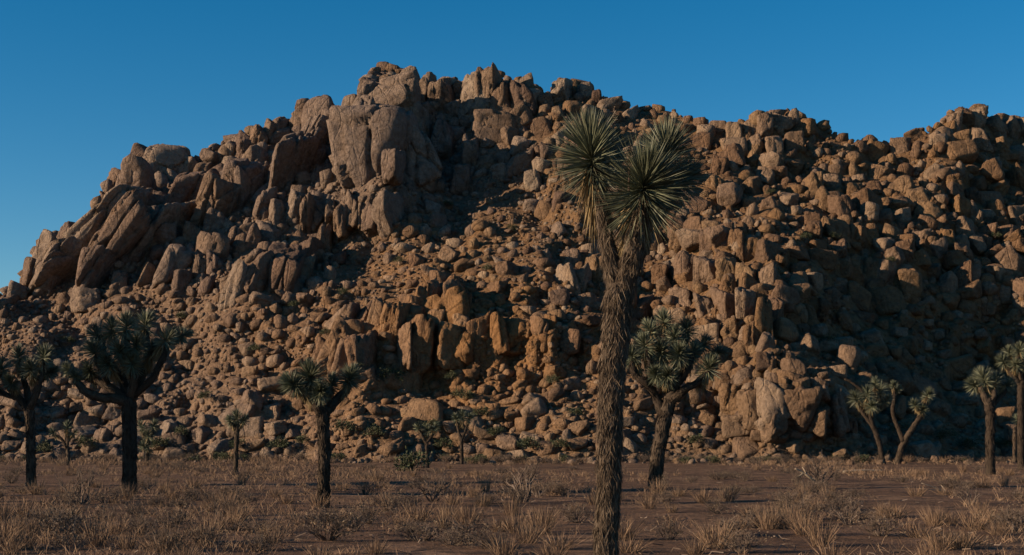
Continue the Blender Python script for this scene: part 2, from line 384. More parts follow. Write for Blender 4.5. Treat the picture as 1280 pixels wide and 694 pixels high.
outcrop('rock_outcrop', 'bright orange jointed outcrop with upright columns and a dark recess', None, [
    (545, 412, 112, 104, 0, dict(name='cliff_face', cells=40, stretch=2.2, step=0.07, push=2.5)), (438, 428, 84, 66, 6, dict(name='cliff_face', cells=30, stretch=2, step=0.07, push=2.5)), (648, 416, 104, 50, -2, dict(name='cliff_face', cells=34, stretch=2.2, step=0.07, push=1.5)), (528, 376, 20, 50, 2, C()), (541, 370, 19, 52, 0, C()), (555, 376, 18, 50, -2, C()), (568, 374, 20, 54, -3, C()), (581, 380, 18, 40, -4, C()), (512, 384, 24, 34, 8), (548, 350, 22, 24, 0), (563, 352, 20, 20, 8),
    (420, 400, 24, 34, 25), (436, 396, 22, 40, 18), (453, 392, 22, 42, 12), (469, 392, 22, 44, 6), (485, 394, 20, 40, 0), (500, 404, 20, 56, 2, C()),
    (408, 440, 32, 34, 20), (432, 442, 34, 50, 10, dict(step=0.05)), (452, 440, 30, 58, -6, dict(step=0.05, push=-1)), (426, 418, 26, 20, 10),
    (507, 432, 22, 64, 2, C(push=-1)), (530, 428, 44, 68, 2, dict(cells=26, step=0.08)), (560, 428, 38, 52, 0, dict(cells=22, step=0.08)), (584, 432, 32, 40, -4), (524, 395, 26, 34, 0), (546, 400, 26, 30, 4), (575, 405, 24, 28, 0),
    (604, 413, 26, 48, 0, C()), (621, 413, 24, 46, -3, C()), (640, 412, 20, 36, -3, C()), (656, 410, 20, 32, -3), (673, 408, 20, 30, 0), (690, 406, 20, 30, 0), (512, 472, 26, 40, 0), (481, 430, 26, 44, 0, dict(push=4.5))], (530, 455))
outcrop('rock_outcrop', 'yellowish fractured cliff face on the slope beside the tall tree', None, [
    (707, 347, 26, 42, 0, C()), (727, 350, 26, 42, 0, C()), (746, 338, 26, 46, 4, C()), (715, 322, 24, 22, 0), (738, 316, 24, 24, 0), (700, 372, 26, 22, 0), (735, 378, 30, 26, 0)], (722, 372))
outcrop('rock_outcrop', 'square jointed rock towers in a row along the projecting spur', None, [
    (848, 300, 24, 40, 8, C()), (868, 290, 24, 44, 4, C()), (886, 300, 26, 48, 0, C()), (905, 296, 24, 36, 0), (922, 306, 24, 40, 0, C()), (940, 312, 30, 30, 0), (960, 314, 30, 30, 0), (856, 336, 32, 44, 4), (882, 340, 30, 46, 0, C()), (908, 340, 30, 42, 0), (934, 346, 28, 36, 0), (960, 344, 24, 30, 0),
    (905, 376, 30, 40, 0), (932, 380, 26, 46, 2, C()), (953, 402, 26, 60, 0, C()), (938, 420, 22, 40, 0, C()), (880, 380, 28, 34, 0), (850, 372, 30, 30, 0), (970, 385, 22, 40, 0, C()), (912, 414, 26, 36, 0), (888, 412, 26, 30, 4), (826, 345, 24, 34, 5)], (905, 420))
outcrop('rock_outcrop', 'rounded split outcrop of tan blocks at the foot of the spur', None, [
    (915, 500, 34, 44, 0), (940, 508, 34, 50, 0), (925, 530, 48, 26, 0), (968, 498, 44, 50, 8), (996, 504, 50, 52, 12, dict(step=0.07)), (1020, 520, 34, 40, 10), (966, 530, 30, 34, 0), (1046, 512, 22, 50, -10, C()), (1062, 530, 22, 30, 0), (905, 478, 24, 26, 0), (990, 474, 30, 24, 5), (930, 470, 26, 24, 0), (1028, 486, 22, 26, 0)], (970, 545))
outcrop('rock_outcrop', 'stacked blocks forming the square topped crest above the deep gully', None, [
    (1190, 152, 22, 32, 4), (1206, 150, 20, 34, 0, C()), (1221, 146, 20, 28, 0), (1200, 176, 30, 28, 0), (1225, 174, 28, 34, 0), (1240, 158, 20, 32, -6), (1262, 160, 22, 34, 0), (1278, 164, 20, 36, 0), (1250, 186, 26, 28, 0), (1272, 194, 24, 30, 0), (1175, 178, 20, 26, 0), (1180, 168, 22, 22, 0), (1240, 212, 26, 26, 0), (1296, 176, 30, 44, 0)], (1225, 215))
outcrop('rock_outcrop', 'sunlit stack of rounded blocks on the skyline beside the dark towers', None, [
    (702, 116, 22, 40, 0), (717, 110, 18, 24, 0), (730, 116, 18, 26, -4), (745, 122, 16, 20, 0), (698, 142, 22, 26, 0), (716, 138, 22, 26, 0), (735, 142, 20, 22, 0), (686, 155, 18, 20, 0), (650, 205, 38, 36, 8), (626, 214, 22, 24, 0), (668, 226, 26, 28, 0), (686, 190, 26, 30, 0), (700, 172, 22, 28, 0)], (705, 165))

outcrop('rock_outcrop', 'sunlit pile of stacked blocks halfway up the slope over the gully', None, [
    (1030, 252, 30, 36, 4), (1052, 262, 34, 40, 0), (1040, 286, 40, 32, 0), (1066, 240, 24, 28, 6), (1020, 278, 24, 28, 0), (1064, 290, 26, 24, 0), (1040, 228, 24, 22, -6), (1086, 296, 22, 22, 0), (1016, 232, 22, 36, 6, C())], (1042, 300))
outcrop('rock_outcrop', 'thin crooked tower of narrow blocks rising along the gully wall', None, [
    (1190, 240, 24, 30, 8), (1200, 262, 24, 34, 4), (1206, 288, 26, 36, 0), (1202, 318, 24, 32, -4), (1196, 346, 24, 42, 0, C()), (1218, 270, 20, 26, 0), (1182, 300, 20, 30, 0), (1225, 300, 22, 26, 0), (1176, 220, 22, 24, 0), (1214, 346, 20, 30, 0)], (1200, 365))
outcrop('rock_outcrop', 'tilted sunlit slabs under the square topped crest', None, [
    (1246, 316, 46, 22, -28, S()), (1262, 302, 34, 20, -24, S()), (1274, 330, 30, 28, 0), (1250, 344, 30, 24, 0), (1232, 352, 24, 24, 0), (1278, 360, 30, 30, 0), (1268, 270, 28, 26, 0), (1246, 260, 24, 26, 0)], (1255, 365))
outcrop('rock_outcrop', 'weathered crags clustered on the crest over the spur towers', None, [
    (918, 168, 24, 34, 4), (936, 160, 24, 28, 0), (956, 154, 26, 30, 0), (975, 150, 24, 28, 0), (990, 148, 18, 26, 0), (918, 196, 32, 32, 0), (900, 208, 24, 30, 6), (940, 188, 26, 30, 0), (966, 182, 24, 28, 0), (992, 178, 26, 28, 0), (1008, 160, 22, 26, 0), (970, 216, 30, 26, 0), (896, 232, 26, 28, 0), (880, 178, 26, 26, 0)], (940, 215))
outcrop('rock_outcrop', 'knobbly pile of squared boulders on the slope behind the tall tree crown', None, [
    (868, 226, 26, 30, 4), (850, 244, 28, 32, 0), (828, 262, 28, 32, 0), (872, 256, 28, 28, 0), (700, 250, 26, 28, 0), (680, 262, 24, 26, 0), (812, 300, 28, 36, 0), (830, 226, 26, 26, 0), (700, 288, 24, 24, 0), (664, 258, 22, 22, 0)], (850, 275))
outcrop('rock_outcrop', 'leaning pillars standing in the shade below the slope pile', None, [
    (1089, 338, 24, 36, 6, C()), (1070, 346, 22, 28, 0), (1110, 322, 22, 26, 0), (1130, 312, 26, 28, 0), (1150, 300, 24, 28, 0), (1008, 394, 26, 32, 0), (1026, 384, 20, 32, 0, C()), (1040, 372, 22, 28, 0), (1100, 372, 28, 26, 0), (1056, 400, 20, 26, 0), (1140, 350, 26, 30, 0), (1000, 352, 24, 26, 0)], (1075, 390))

# ------------------------------------------------------------------ boulders: size map, packing
def size_map(px, py, g):
    """typical boulder width in photo pixels, (min, max), elongation"""
    sr = sky_row(px); 
    if px < 420 and py < 372 - 0.0 * px and py < 300 + 0.25 * px: return (6, 18, 1.4)
    if px < 800 and py > 455: return (7, 21, 0.8)
    if px < 560 and py > 330: return (5, 15, 0.85)
    if px < 760 and py > 220: return (5, 15, 0.95)
    if px < 760: return (6, 23, 1.2)
    if py > 500: return (7, 20, 0.8)
    if px > 1040 and py > 380: return (6, 25, 0.95)
    return (5.5, 25, 1.1)
pts = []
cell = 10.0; gridh = {}
def ok(px, py, r):
    k = int(3 * 26 / cell); ci, cj = int(px // cell), int(py // cell)
    rr = int(r / cell) + 2
    for a in range(ci - rr, ci + rr + 1):
        for b in range(cj - rr, cj + rr + 1):
            for (x, y, q) in gridh.get((a, b), ()):
                if ((x - px) ** 2 + ((y - py) / 0.68) ** 2) < (0.43 * (r + q)) ** 2: return False
    return True
g = np.random.default_rng(101)
xr = (-330, 1560)
for frac, tries in ((1.0, 2600), (0.75, 5000), (0.5, 11000), (0.33, 26000), (0.22, 30000)):
    qx = g.uniform(xr[0], xr[1], tries); fr = foot_row(qx); sr = sky_row(qx); u = g.random(tries)
    qy = sr + 6 + (fr + 1 - sr - 6) * u; jit = g.uniform(0.8, 1.2, tries)
    for x, y, j_, f_, s_ in zip(qx, qy, jit, fr, sr):
        if f_ - s_ < 20: continue
        lo, hi, el = size_map(x, y, g)
        lm = float(0.45 + 1.15 * vnoise(np.array(x / 55), np.array(y / 34), 91))
        r = max(lo * 0.7, hi * frac * j_ * lm) if frac > 0.3 else lo * j_ * 0.8
        if y - s_ < r * 0.3: continue
        if ok(x, y, r):
            gridh.setdefault((int(x // cell), int(y // cell)), []).append((x, y, r)); pts.append((x, y, r, el))
pts = np.array(pts)
order = np.argsort(-pts[:, 2] * ((pts[:, 0] > -5) & (pts[:, 0] < 1285))); pts = pts[order]
print('boulders', len(pts))
VAR4 = [rock(500 + i, 4, p=[10, 16, 26][i % 3], extra=[3, 5, 7][i % 3], amp=0.035, cells=[0, 9, 6][i % 3], step=0.08, groove=0.10) for i in range(14)]
VAR2 = [rock(700 + i, 2, p=[9, 16, 28][i % 3], extra=[2, 4, 6][i % 3], amp=0.035) for i in range(16)]
VAR1 = [rock(800 + i, 1, p=9, extra=5, amp=0.03) for i in range(16)]
NIND = 300
dpt = depth_at(pts[:, 0], pts[:, 1])
pos = at(pts[:, 0], pts[:, 1], dpt)
W = pts[:, 2] * dpt / FPX
sx = W * g.uniform(0.9, 1.15, len(W)); sz = W * pts[:, 3] * g.uniform(0.7, 1.2, len(W)); sy = W * g.uniform(0.9, 1.4, len(W))
sz = np.minimum(sz, 1.8 * W)
sz = np.minimum(sz, np.maximum(5, 1.5 * (pts[:, 1] - sky_row(pts[:, 0]) + 3)) * dpt / FPX)   # nothing pokes far over the crest
rx = g.normal(0, 0.22, len(W)); ry = g.normal(0, 0.28, len(W)); rz = g.uniform(0, 6.28, len(W))
pos[:, 2] += 0.12 * sz; pos[:, 1] += 0.10 * sy
# loose stones on the plain in front of the slope
nf = 300; fx = g.uniform(-60, 1340, nf); fY = foot_Y(fx) - 0.3 - 9 * g.random(nf) ** 2.2; xw = ray(fx, 580)[0] * fY
fw = 0.15 + 0.8 * g.random(nf) ** 2 * (1 - 0.5 * (foot_Y(fx) - fY) / 10)
pos = np.concatenate([pos, np.stack([xw, fY, gz(xw, fY) + 0.12 * fw], -1)]); W = np.concatenate([W, fw])
sx, sy, sz = [np.concatenate([a, fw * g.uniform(0.8, 1.3, nf) * k]) for a, k in ((sx, 1), (sy, 1), (sz, 0.7))]
rx, ry, rz = [np.concatenate([a, g.normal(0, 0.2, nf) * k]) for a, k in ((rx, 1), (ry, 1), (rz, 9))]
pts = np.concatenate([pts, np.stack([fx, np.full(nf, 580.0), np.full(nf, 7.0), np.ones(nf)], -1)])
# individuals
protos = []
for i, (V, F) in enumerate(VAR4):
    me = mk('boulder', V / 2, F, M['rock'], None, True); protos.append(me)
ANCH = [(150, 270, 'the long ridge of leaning slabs'), (90, 400, 'the low end of the leaning slabs'), (207, 203, 'the dark rounded ridge knob'), (320, 220, 'the broken crest with the knob'), (457, 170, 'the pale smooth dome'), (620, 130, 'the dark cracked towers'), (420, 275, 'the row of upright columns'), (353, 340, 'the pale cliff face'),
        (541, 370, 'the orange columns'), (440, 440, 'the orange slabs by the recess'), (640, 412, 'the orange column row'), (722, 347, 'the yellowish cliff'), (900, 300, 'the square spur towers'), (940, 390, 'the lower spur towers'), (968, 500, 'the split tan outcrop'), (1210, 155, 'the square topped crest'), (715, 120, 'the sunlit skyline stack'), (1042, 262, 'the stacked slope pile'), (1200, 290, 'the thin crooked tower'), (1255, 315, 'the tilted sunlit slabs'), (945, 170, 'the crest crags'), (850, 245, 'the knobbly squared pile'), (1080, 345, 'the leaning shaded pillars'),
        (530, 514, 'the broad split boulder'), (668, 510, 'the dark flat topped boulder'), (1061, 444, 'the round sunlit boulder'), (1150, 555, 'the forked leaning tree'), (1238, 540, 'the reddish trunked tree'), (160, 520, 'the broad dark tree'), (38, 520, 'the slim dark tree'), (295, 550, 'the small lone tree'), (400, 540, 'the short forked tree'), (835, 520, 'the bushy many headed tree'), (577, 555, 'the tiny forked tree')]
def near_phrase(px, py):
    k = min(ANCH, key=lambda a: (a[0] - px) ** 2 + (1.3 * (a[1] - py)) ** 2)
    dy = py - k[1]
    return ('upslope of ' if dy < -22 else 'downslope of ' if dy > 22 else 'right beside ') + k[2]
def boulder_label(i):
    q = sz[i] / sx[i]; big_ = 'big ' if pts[i, 2] > 25 else ''
    sh = 'upright' if q > 1.25 else 'flat lying' if q < 0.8 else 'rounded' if i % len(VAR4) % 3 == 0 else 'blocky'
    return f'{big_}{sh} granite boulder {near_phrase(pts[i, 0], pts[i, 1])}', 'boulders loose on the hillside'
used = set()
for i in range(NIND):
    k = i % len(protos)
    o = protos[k] if k not in used else protos[k].copy()
    if k in used: COL.objects.link(o)
    used.add(k)
    o.location = pos[i]; o.scale = (sx[i], sy[i], sz[i]); o.rotation_euler = (rx[i], ry[i], rz[i])
    la, gr = boulder_label(i); tag(o, la, 'boulder', gr)
# named single boulders
def single(label, px, py, w, h, roll, seed, **k):
    o = place('boulder', rock(seed, 4, 10, 6, 0.04), px, py, w, h, roll, None, **k); tag(o, label, 'boulder')
single('dark angular flat topped boulder standing out of the pale rubble apron', 668, 510, 36, 24, -18, 3001)
single('dark faceted boulder perched at the end of the orange column row', 709, 424, 34, 30, 0, 3002)
single('broad low boulder with a split face in the rubble below the orange outcrop', 530, 514, 52, 32, 5, 3003)
single('round sunlit boulder on the shaded slope beyond the spur', 1061, 444, 30, 27, 10, 3004, push=-1.5)
single('upright orange boulder behind the forked leaning tree', 1124, 507, 18, 26, 20, 3005, push=-2)
single('long low boulder lying on the plain behind the forked leaning tree', 1150, 561, 44, 22, 0, 3006)
single('square pale boulder perched high over the deep gully', 1087, 267, 22, 30, 4, 3007, push=-1)
single('sunlit tan boulder beside the slender tree trunk at the foot of the gully', 1256, 517, 26, 18, 0, 3008, push=-4)
single('small yellow boulder under the sunlit boulder at the gully foot', 1266, 539, 20, 18, 0, 3009, push=-4)
# the rest, as masses
def euler_mats(rx, ry, rz):
    cx, sx_, cy, sy_, cz, sz_ = np.cos(rx), np.sin(rx), np.cos(ry), np.sin(ry), np.cos(rz), np.sin(rz)
    return np.stack([np.stack([cz * cy, cz * sy_ * sx_ - sz_ * cx, cz * sy_ * cx + sz_ * sx_], -1),
                     np.stack([sz_ * cy, sz_ * sy_ * sx_ + cz * cx, sz_ * sy_ * cx - cz * sx_], -1),
                     np.stack([-sy_, cy * sx_, cy * cx], -1)], -2)
def rock_mass(name, idx, label, cat):
    mb = MB(); idx = np.asarray(idx)
    RM = euler_mats(rx, ry, rz); var = g.integers(0, 16, len(W)); big = pts[:, 2] >= 6.5
    for vs, sel in ((VAR2, big), (VAR1, ~big)):
        for k in range(16):
            ii = idx[(var[idx] == k) & sel[idx]]
            if not len(ii): continue
            V, F = vs[k]
            Q = (V / 2)[None] * np.stack([sx, sy, sz], -1)[ii][:, None, :]
            Q = np.einsum('nij,nkj->nki', RM[ii], Q) + pos[ii][:, None, :]
            FF = F[None] + (np.arange(len(ii)) * len(V))[:, None, None]
            mb.add(Q, FF, np.repeat(g.random(len(ii)), len(V)))
    o = mb.build(name, M['rock'], None, (0, 0, 0), True)
    return tag(o, label, cat, None, 'stuff')
rest = np.arange(NIND, len(W)); low = pts[rest, 1] > 455
rock_mass('rubble', rest[low], 'pale rubble of small boulders along the foot of the hill', 'rubble')
rock_mass('scree', rest[~low], 'countless small brown boulders covering the upper hillside', 'scree')

# ------------------------------------------------------------------ plant builders
def catmull(Pts, n):
    Pts = np.asarray(Pts, float); A = np.concatenate([[2 * Pts[0] - Pts[1]], Pts, [2 * Pts[-1] - Pts[-2]]])
    o = []
    for i in range(len(Pts) - 1):
        p0, p1, p2, p3 = A[i:i + 4]
        for t in np.linspace(0, 1, n, endpoint=False):
            o.append(0.5 * ((2 * p1) + (-p0 + p2) * t + (2 * p0 - 5 * p1 + 4 * p2 - p3) * t * t + (-p0 + 3 * p1 - 3 * p2 + p3) * t ** 3))
    o.append(Pts[-1]); return np.array(o)
def frames(P3):
    T = np.gradient(P3, axis=0); T /= np.linalg.norm(T, axis=1)[:, None] + 1e-9
    ref = np.array([0.3, 1.0, 0.12]); U = np.cross(T, ref); U /= np.linalg.norm(U, axis=1)[:, None] + 1e-9
    return T, U, np.cross(T, U)
def tube(mb, P3, rad, sides=10, rough=0.0, seed=0, t=0.5):
    P3 = np.asarray(P3); rad = np.broadcast_to(rad, (len(P3),)); T, U, B = frames(P3); g = np.random.default_rng(seed)
    a = np.linspace(0, 2 * np.pi, sides, endpoint=False)
    lump = 1 + rough * g.normal(size=(len(P3), sides))
    V = P3[:, None] + (np.cos(a)[None, :, None] * U[:, None] + np.sin(a)[None, :, None] * B[:, None]) * (rad[:, None] * lump)[..., None]
    i = np.arange(len(P3) * sides).reshape(len(P3), sides); j = np.roll(i, -1, 1)
    F = np.concatenate([np.stack([i[:-1], j[:-1], j[1:]], -1).reshape(-1, 3), np.stack([i[:-1], j[1:], i[1:]], -1).reshape(-1, 3)])
    n = len(P3) * sides
    F = np.concatenate([F, np.stack([i[-1], j[-1], np.full(sides, n)], -1), np.stack([j[0], i[0], np.full(sides, n + 1)], -1)])
    V = np.concatenate([V.reshape(-1, 3), P3[-1:] + T[-1:] * rad[-1] * 0.4, P3[:1]])
    mb.add(V, F, t)
def blades(mb, base, d, length, width, g, curve=0.0, tints=None):
    """many blades at once: base (n,3), d unit (n,3)"""
    n = len(base); length = np.broadcast_to(length, (n,)); width = np.broadcast_to(width, (n,))
    r = g.normal(size=(n, 3)); s = np.cross(d, r); s /= np.linalg.norm(s, axis=1)[:, None] + 1e-9
    up = np.cross(s, d); bend = np.zeros((n, 3)); bend[:, 2] = -1
    m = base + d * (0.55 * length)[:, None] + bend * (curve * 0.22 * length)[:, None]
    tip = base + d * length[:, None] + bend * (curve * length)[:, None]
    w = width[:, None] / 2
    V = np.stack([base - s * w * 0.8, base + s * w * 0.8, m - s * w + up * w * 0.35, m + s * w + up * w * 0.35, tip], 1)
    F = np.array([[0, 1, 3], [0, 3, 2], [2, 3, 4]])[None] + (np.arange(n) * 5)[:, None, None]
    if tints is None: tints = g.random(n)
    mb.add(V, F, np.repeat(tints, 5))
def around(axis, theta, phi):
    axis = axis / np.linalg.norm(axis); ref = np.array([0, 1.0, 0.1]) if abs(axis[1]) < 0.8 else np.array([1.0, 0, 0])
    u = np.cross(axis, ref); u /= np.linalg.norm(u); v = np.cross(axis, u)
    return np.cos(theta)[:, None] * axis + np.sin(theta)[:, None] * (np.cos(phi)[:, None] * u + np.sin(phi)[:, None] * v)
def rosette(mb, c, axis, rad, n, wid, g):
    axis = np.asarray(axis, float); axis /= np.linalg.norm(axis)
    t = g.random(n) ** 0.8; phi = np.arange(n) * 2.39996 + g.normal(0, 0.2, n)
    th = R(128) * (1 - t) ** 0.85 + g.normal(0, 0.09, n)
    base = c + axis[None] * ((t - 0.62) * 0.55 * rad)[:, None]
    d = around(axis, np.abs(th), phi)
    ln = rad * g.uniform(0.78, 1.08, n) * (0.80 + 0.2 * np.sin(np.pi * np.clip(t, 0, 1)))
    blades(mb, base, d, ln, wid, g, 0.03, np.clip(0.15 + 0.6 * t + g.normal(0, 0.16, n), 0.02, 0.98))
def skirt(mb, Pa, Pb, rstem, n, ln, wid, g, flare=0.5):
    """dead leaves hanging along a stem from Pb (top) down to Pa"""
    t = g.random(n) ** 0.7; base = Pa + (Pb - Pa) * t[:, None]; ax = (Pb - Pa) / (np.linalg.norm(Pb - Pa) + 1e-9)
    d = around(ax, np.pi - np.abs(g.normal(0.18 + flare * t ** 2, 0.16, n)), g.uniform(0, 6.28, n))
    outd = d - ax * (d @ ax)[:, None]; outd /= np.linalg.norm(outd, axis=1)[:, None] + 1e-9
    d = d + np.array([0, 0, -0.35]); d /= np.linalg.norm(d, axis=1)[:, None]
    blades(mb, base + outd * rstem * 0.75, d, ln * g.uniform(0.5, 1.1, n), wid, g, 0.05)
def shag(mb, P3, rad, n, ln, wid, g):
    T, U, B = frames(P3); seg = np.linalg.norm(np.diff(P3, axis=0), axis=1); cum = np.concatenate([[0], np.cumsum(seg)])
    s = g.uniform(0, cum[-1], n); i = np.clip(np.searchsorted(cum, s) - 1, 0, len(P3) - 2); f = ((s - cum[i]) / seg[i])[:, None]
    c = P3[i] * (1 - f) + P3[i + 1] * f; r = rad[i] * (1 - f[:, 0]) + rad[i + 1] * f[:, 0]; a = g.uniform(0, 6.28, n)
    o = np.cos(a)[:, None] * U[i] + np.sin(a)[:, None] * B[i]; tan = -np.sin(a)[:, None] * U[i] + np.cos(a)[:, None] * B[i]
    d = -T[i] + o * np.abs(g.normal(0.06, 0.05, n))[:, None] + tan * g.normal(0, 0.30, n)[:, None]; d /= np.linalg.norm(d, axis=1)[:, None]
    blades(mb, c + o * (r * 0.98)[:, None], d, ln * g.uniform(0.4, 1.2, n), wid * g.uniform(0.6, 1.4, n), g, 0.0, np.clip(g.beta(1.2, 2.6, n), 0.01, 0.99))

def joshua(label, Yd, trunk, branches, heads, group=None, detail=1.0, seed=1, shaggy=0, leafw=0.022, nleaf=150):
    """trunk/branches: lists of (px, py, depth offset m, radius px); heads: (px, py, radius px, depth offset, axis dx, dy(depth), dz)"""
    g = np.random.default_rng(seed); s = Yd / FPX
    W3 = lambda q: at(q[0], q[1], Yd + q[2])
    base = W3(trunk[0]); base = np.array([base[0], base[1], float(gz(base[0], base[1]))])
    e = empty('joshua_tree', tuple(base)); tag(e, label, 'joshua tree', group)
    shag_mb = MB(); sub = 8 if detail > 1.5 else 5
    for bi, br in enumerate([trunk] + branches):
        pp = [W3(q) for q in br]
        if bi == 0: pp[0] = base - np.array([0, 0, 0.15])
        Pc = catmull(pp, sub); rr = np.interp(np.linspace(0, 1, len(Pc)), np.linspace(0, 1, len(br)), [q[3] * s for q in br])
        g2 = np.random.default_rng(seed * 50 + bi); jit = g2.normal(0, 1, (len(Pc), 3)) * rr[:, None] * 0.08; jit[0] = 0; Pc = Pc + jit
        if bi == 0: rr[:2] *= 1.12
        mb = MB(); tube(mb, Pc, rr, 14 if detail > 1.5 else 9, 0.05, seed + bi)
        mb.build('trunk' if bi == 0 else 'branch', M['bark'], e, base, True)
        if shaggy:
            ln = float(np.linalg.norm(np.diff(Pc, axis=0), axis=1).sum())
            shag(shag_mb, Pc, rr, int(shaggy * ln * (1 if bi == 0 else 0.8) * max(0.5, rr.mean() / 0.13)), 0.17 if detail > 1.5 else 0.2, 0.0055 if detail > 1.5 else 0.014, g)
    if shaggy: tag(shag_mb.build('bark_thatch', M['fibre' if detail > 1.5 else 'fibre_shaded'], e, base), kind='stuff')
    for hi, h in enumerate(heads):
        px, py, rp, dz, ax, ay, az = h[:7]; c = at(px, py, Yd + dz); mb = MB()
        rosette(mb, c, (ax, ay, az), rp * s, int((h[7] if len(h) > 7 else 1) * nleaf), leafw, g)
        mb.build('leaf_rosette', M['leaf'], e, base)
        A = np.array([ax, ay, az], float); A /= np.linalg.norm(A)
        mb = MB(); sl = (h[8] if len(h) > 8 else 1.1) * rp * s
        skirt(mb, c - A * sl, c - A * rp * s * 0.15, rp * s * 0.16, int(nleaf * 0.55), rp * s * 0.75, leafw, g)
        mb.build('dead_leaf_skirt', M['straw'], e, base)
    return e

TREES = {}
# tall tree
TREES['tall'] = joshua('tall joshua tree with shaggy bark and a cluster of big spiky rosettes', 14.0,
       [(757, 742, 0, 14.5), (757, 690, 0, 13.5), (760, 600, 0, 13.5), (764, 500, 0, 14.5), (771, 400, 0, 16), (776, 355, 0, 17)],
       [[(772, 370, 0, 12), (764, 330, -.03, 10), (757, 290, -.02, 8), (752, 250, 0, 7), (744, 210, 0, 6)],
        [(778, 365, 0, 13), (789, 325, -.12, 12), (797, 285, -.2, 10), (803, 250, -.25, 8), (804, 240, -.28, 6)],
        [(782, 350, .1, 12), (803, 300, .25, 10), (822, 250, .3, 9), (832, 205, .3, 7)],
        [(796, 310, .2, 10), (822, 270, .45, 8), (845, 236, .5, 7)]],
       [(739, 196, 66, 0, -.15, -.3, 1, 1.25, 1.2), (804, 238, 76, -.3, .12, -.8, .7, 1.4, 1.0), (832, 194, 54, .3, .25, -.1, 1, 1), (846, 226, 50, .5, .7, .3, .6, 1)],
       detail=2, seed=11, shaggy=4800, leafw=0.0095, nleaf=760)
def flower_stalk(tree, px, py, hp, Yd, seed):
    g = np.random.default_rng(seed); s = Yd / FPX; b = at(px, py, Yd); mb = MB(); H = hp * s
    top = b + np.array([0.02, 0, H]); tube(mb, np.array([b - [0, 0, .1], (b + top) / 2, top]), np.array([.012, .01, .005]), 5)
    n = 90; t = g.uniform(0.25, 1, n); a = g.uniform(0, 6.28, n); base = b + (top - b) * t[:, None]
    d = np.stack([np.cos(a), np.sin(a), g.uniform(-.2, .8, n)], 1); d /= np.linalg.norm(d, axis=1)[:, None]
    blades(mb, base, d, H * 0.32 * g.uniform(.5, 1, n) * (1.25 - t), 0.014, g, 0.1)
    mb.build('dried_flower_stalk', M['twig'], tree, tuple(tree.location))
flower_stalk(TREES['tall'], 786, 226, 46, 13.62, 5); flower_stalk(TREES['tall'], 766, 165, 34, 13.95, 6)
# bushy tree behind it
joshua('bushy many headed joshua tree with its trunk leaning beside the tall tree', 44.0,
       [(818, 610, 0, 8.5), (821, 580, 0, 8.5), (826, 545, 0, 8.5), (833, 512, 0, 9), (838, 495, 0, 8)],
       [[(829, 520, 0, 7), (818, 492, 0, 5), (806, 478, -.2, 5), (794, 470, -.2, 4), (790, 452, -.2, 4)], [(836, 500, 0, 6), (846, 480, 0, 5), (860, 462, 0, 4), (866, 440, .2, 3)], [(836, 505, 0, 6), (855, 488, -.3, 5), (872, 478, -.4, 4), (885, 465, -.5, 3)],
        [(834, 500, 0, 5), (832, 470, .3, 4), (826, 440, .3, 4), (832, 410, .3, 3)], [(842, 488, 0, 5), (852, 455, .5, 4), (858, 420, .6, 3)], [(812, 485, 0, 4), (812, 455, -.3, 3), (808, 436, -.3, 3)]],
       [(790, 445, 20, -.2, -.5, -.2, 1), (806, 432, 22, -.3, -.2, -.4, 1), (830, 402, 20, .3, -.1, -.1, 1), (858, 412, 20, .6, .2, 0, 1), (848, 444, 23, -.4, 0, -.8, .6), (826, 440, 22, -.2, -.2, -.6, .8), (866, 440, 20, .3, .3, .2, 1), (886, 460, 23, -.5, .3, -.5, .8), (834, 470, 20, -.6, 0, -.8, .4), (880, 430, 18, .7, .6, .4, .7), (820, 468, 18, -.4, -.3, -.7, .5), (898, 440, 15, .6, .9, .4, .3), (812, 412, 18, .4, -.4, .3, 1), (843, 422, 19, 0, 0, -.3, 1)],
       seed=12, shaggy=352, leafw=0.0186, nleaf=361)
# broad dark tree
TREES['broad'] = joshua('broad dark joshua tree with a thick straight trunk and long low limbs', 39.0,
       [(162, 619, 0, 9), (162, 585, 0, 8.5), (162, 545, 0, 8.5), (161, 505, 0, 9), (160, 495, 0, 8)],
       [[(160, 502, 0, 7), (140, 498, -.2, 6), (120, 496, -.4, 5), (105, 488, -.5, 5), (94, 474, -.5, 4)], [(158, 500, 0, 6), (135, 482, 0, 5), (110, 472, .2, 5), (88, 464, .3, 4)], [(162, 500, 0, 6), (150, 470, .3, 5), (132, 445, .4, 4), (124, 420, .4, 3)],
        [(162, 500, 0, 6), (168, 470, -.3, 5), (160, 440, -.3, 4), (158, 415, -.3, 3)], [(164, 500, 0, 6), (176, 475, .2, 5), (184, 440, .3, 4), (182, 412, .3, 3)], [(165, 496, 0, 5), (188, 476, -.2, 4), (202, 452, -.3, 4), (210, 430, -.3, 3)], [(135, 482, 0, 4), (128, 465, -.2, 3), (120, 450, -.3, 3)]],
       [(122, 420, 21, .4, -.4, 0, 1), (118, 440, 22, -.3, -.5, -.3, .9), (140, 412, 22, .2, -.1, .1, 1), (158, 408, 22, -.3, 0, -.2, 1), (182, 406, 22, .3, .2, 0, 1), (150, 440, 22, -.6, -.1, -.7, .7), (135, 455, 20, -.5, -.3, -.6, .7), (170, 432, 22, -.5, .2, -.6, .8), (165, 455, 20, -.5, .1, -.7, .6), (208, 424, 20, -.3, .6, 0, .9), (190, 440, 20, 0, .3, -.3, .8), (228, 420, 16, .3, .9, .2, .5), (86, 462, 13, .3, -.7, 0, .7), (94, 470, 12, -.5, -.5, 0, .9), (112, 462, 16, 0, -.3, -.4, .8)],
       seed=13, shaggy=352, leafw=0.0174, nleaf=342)
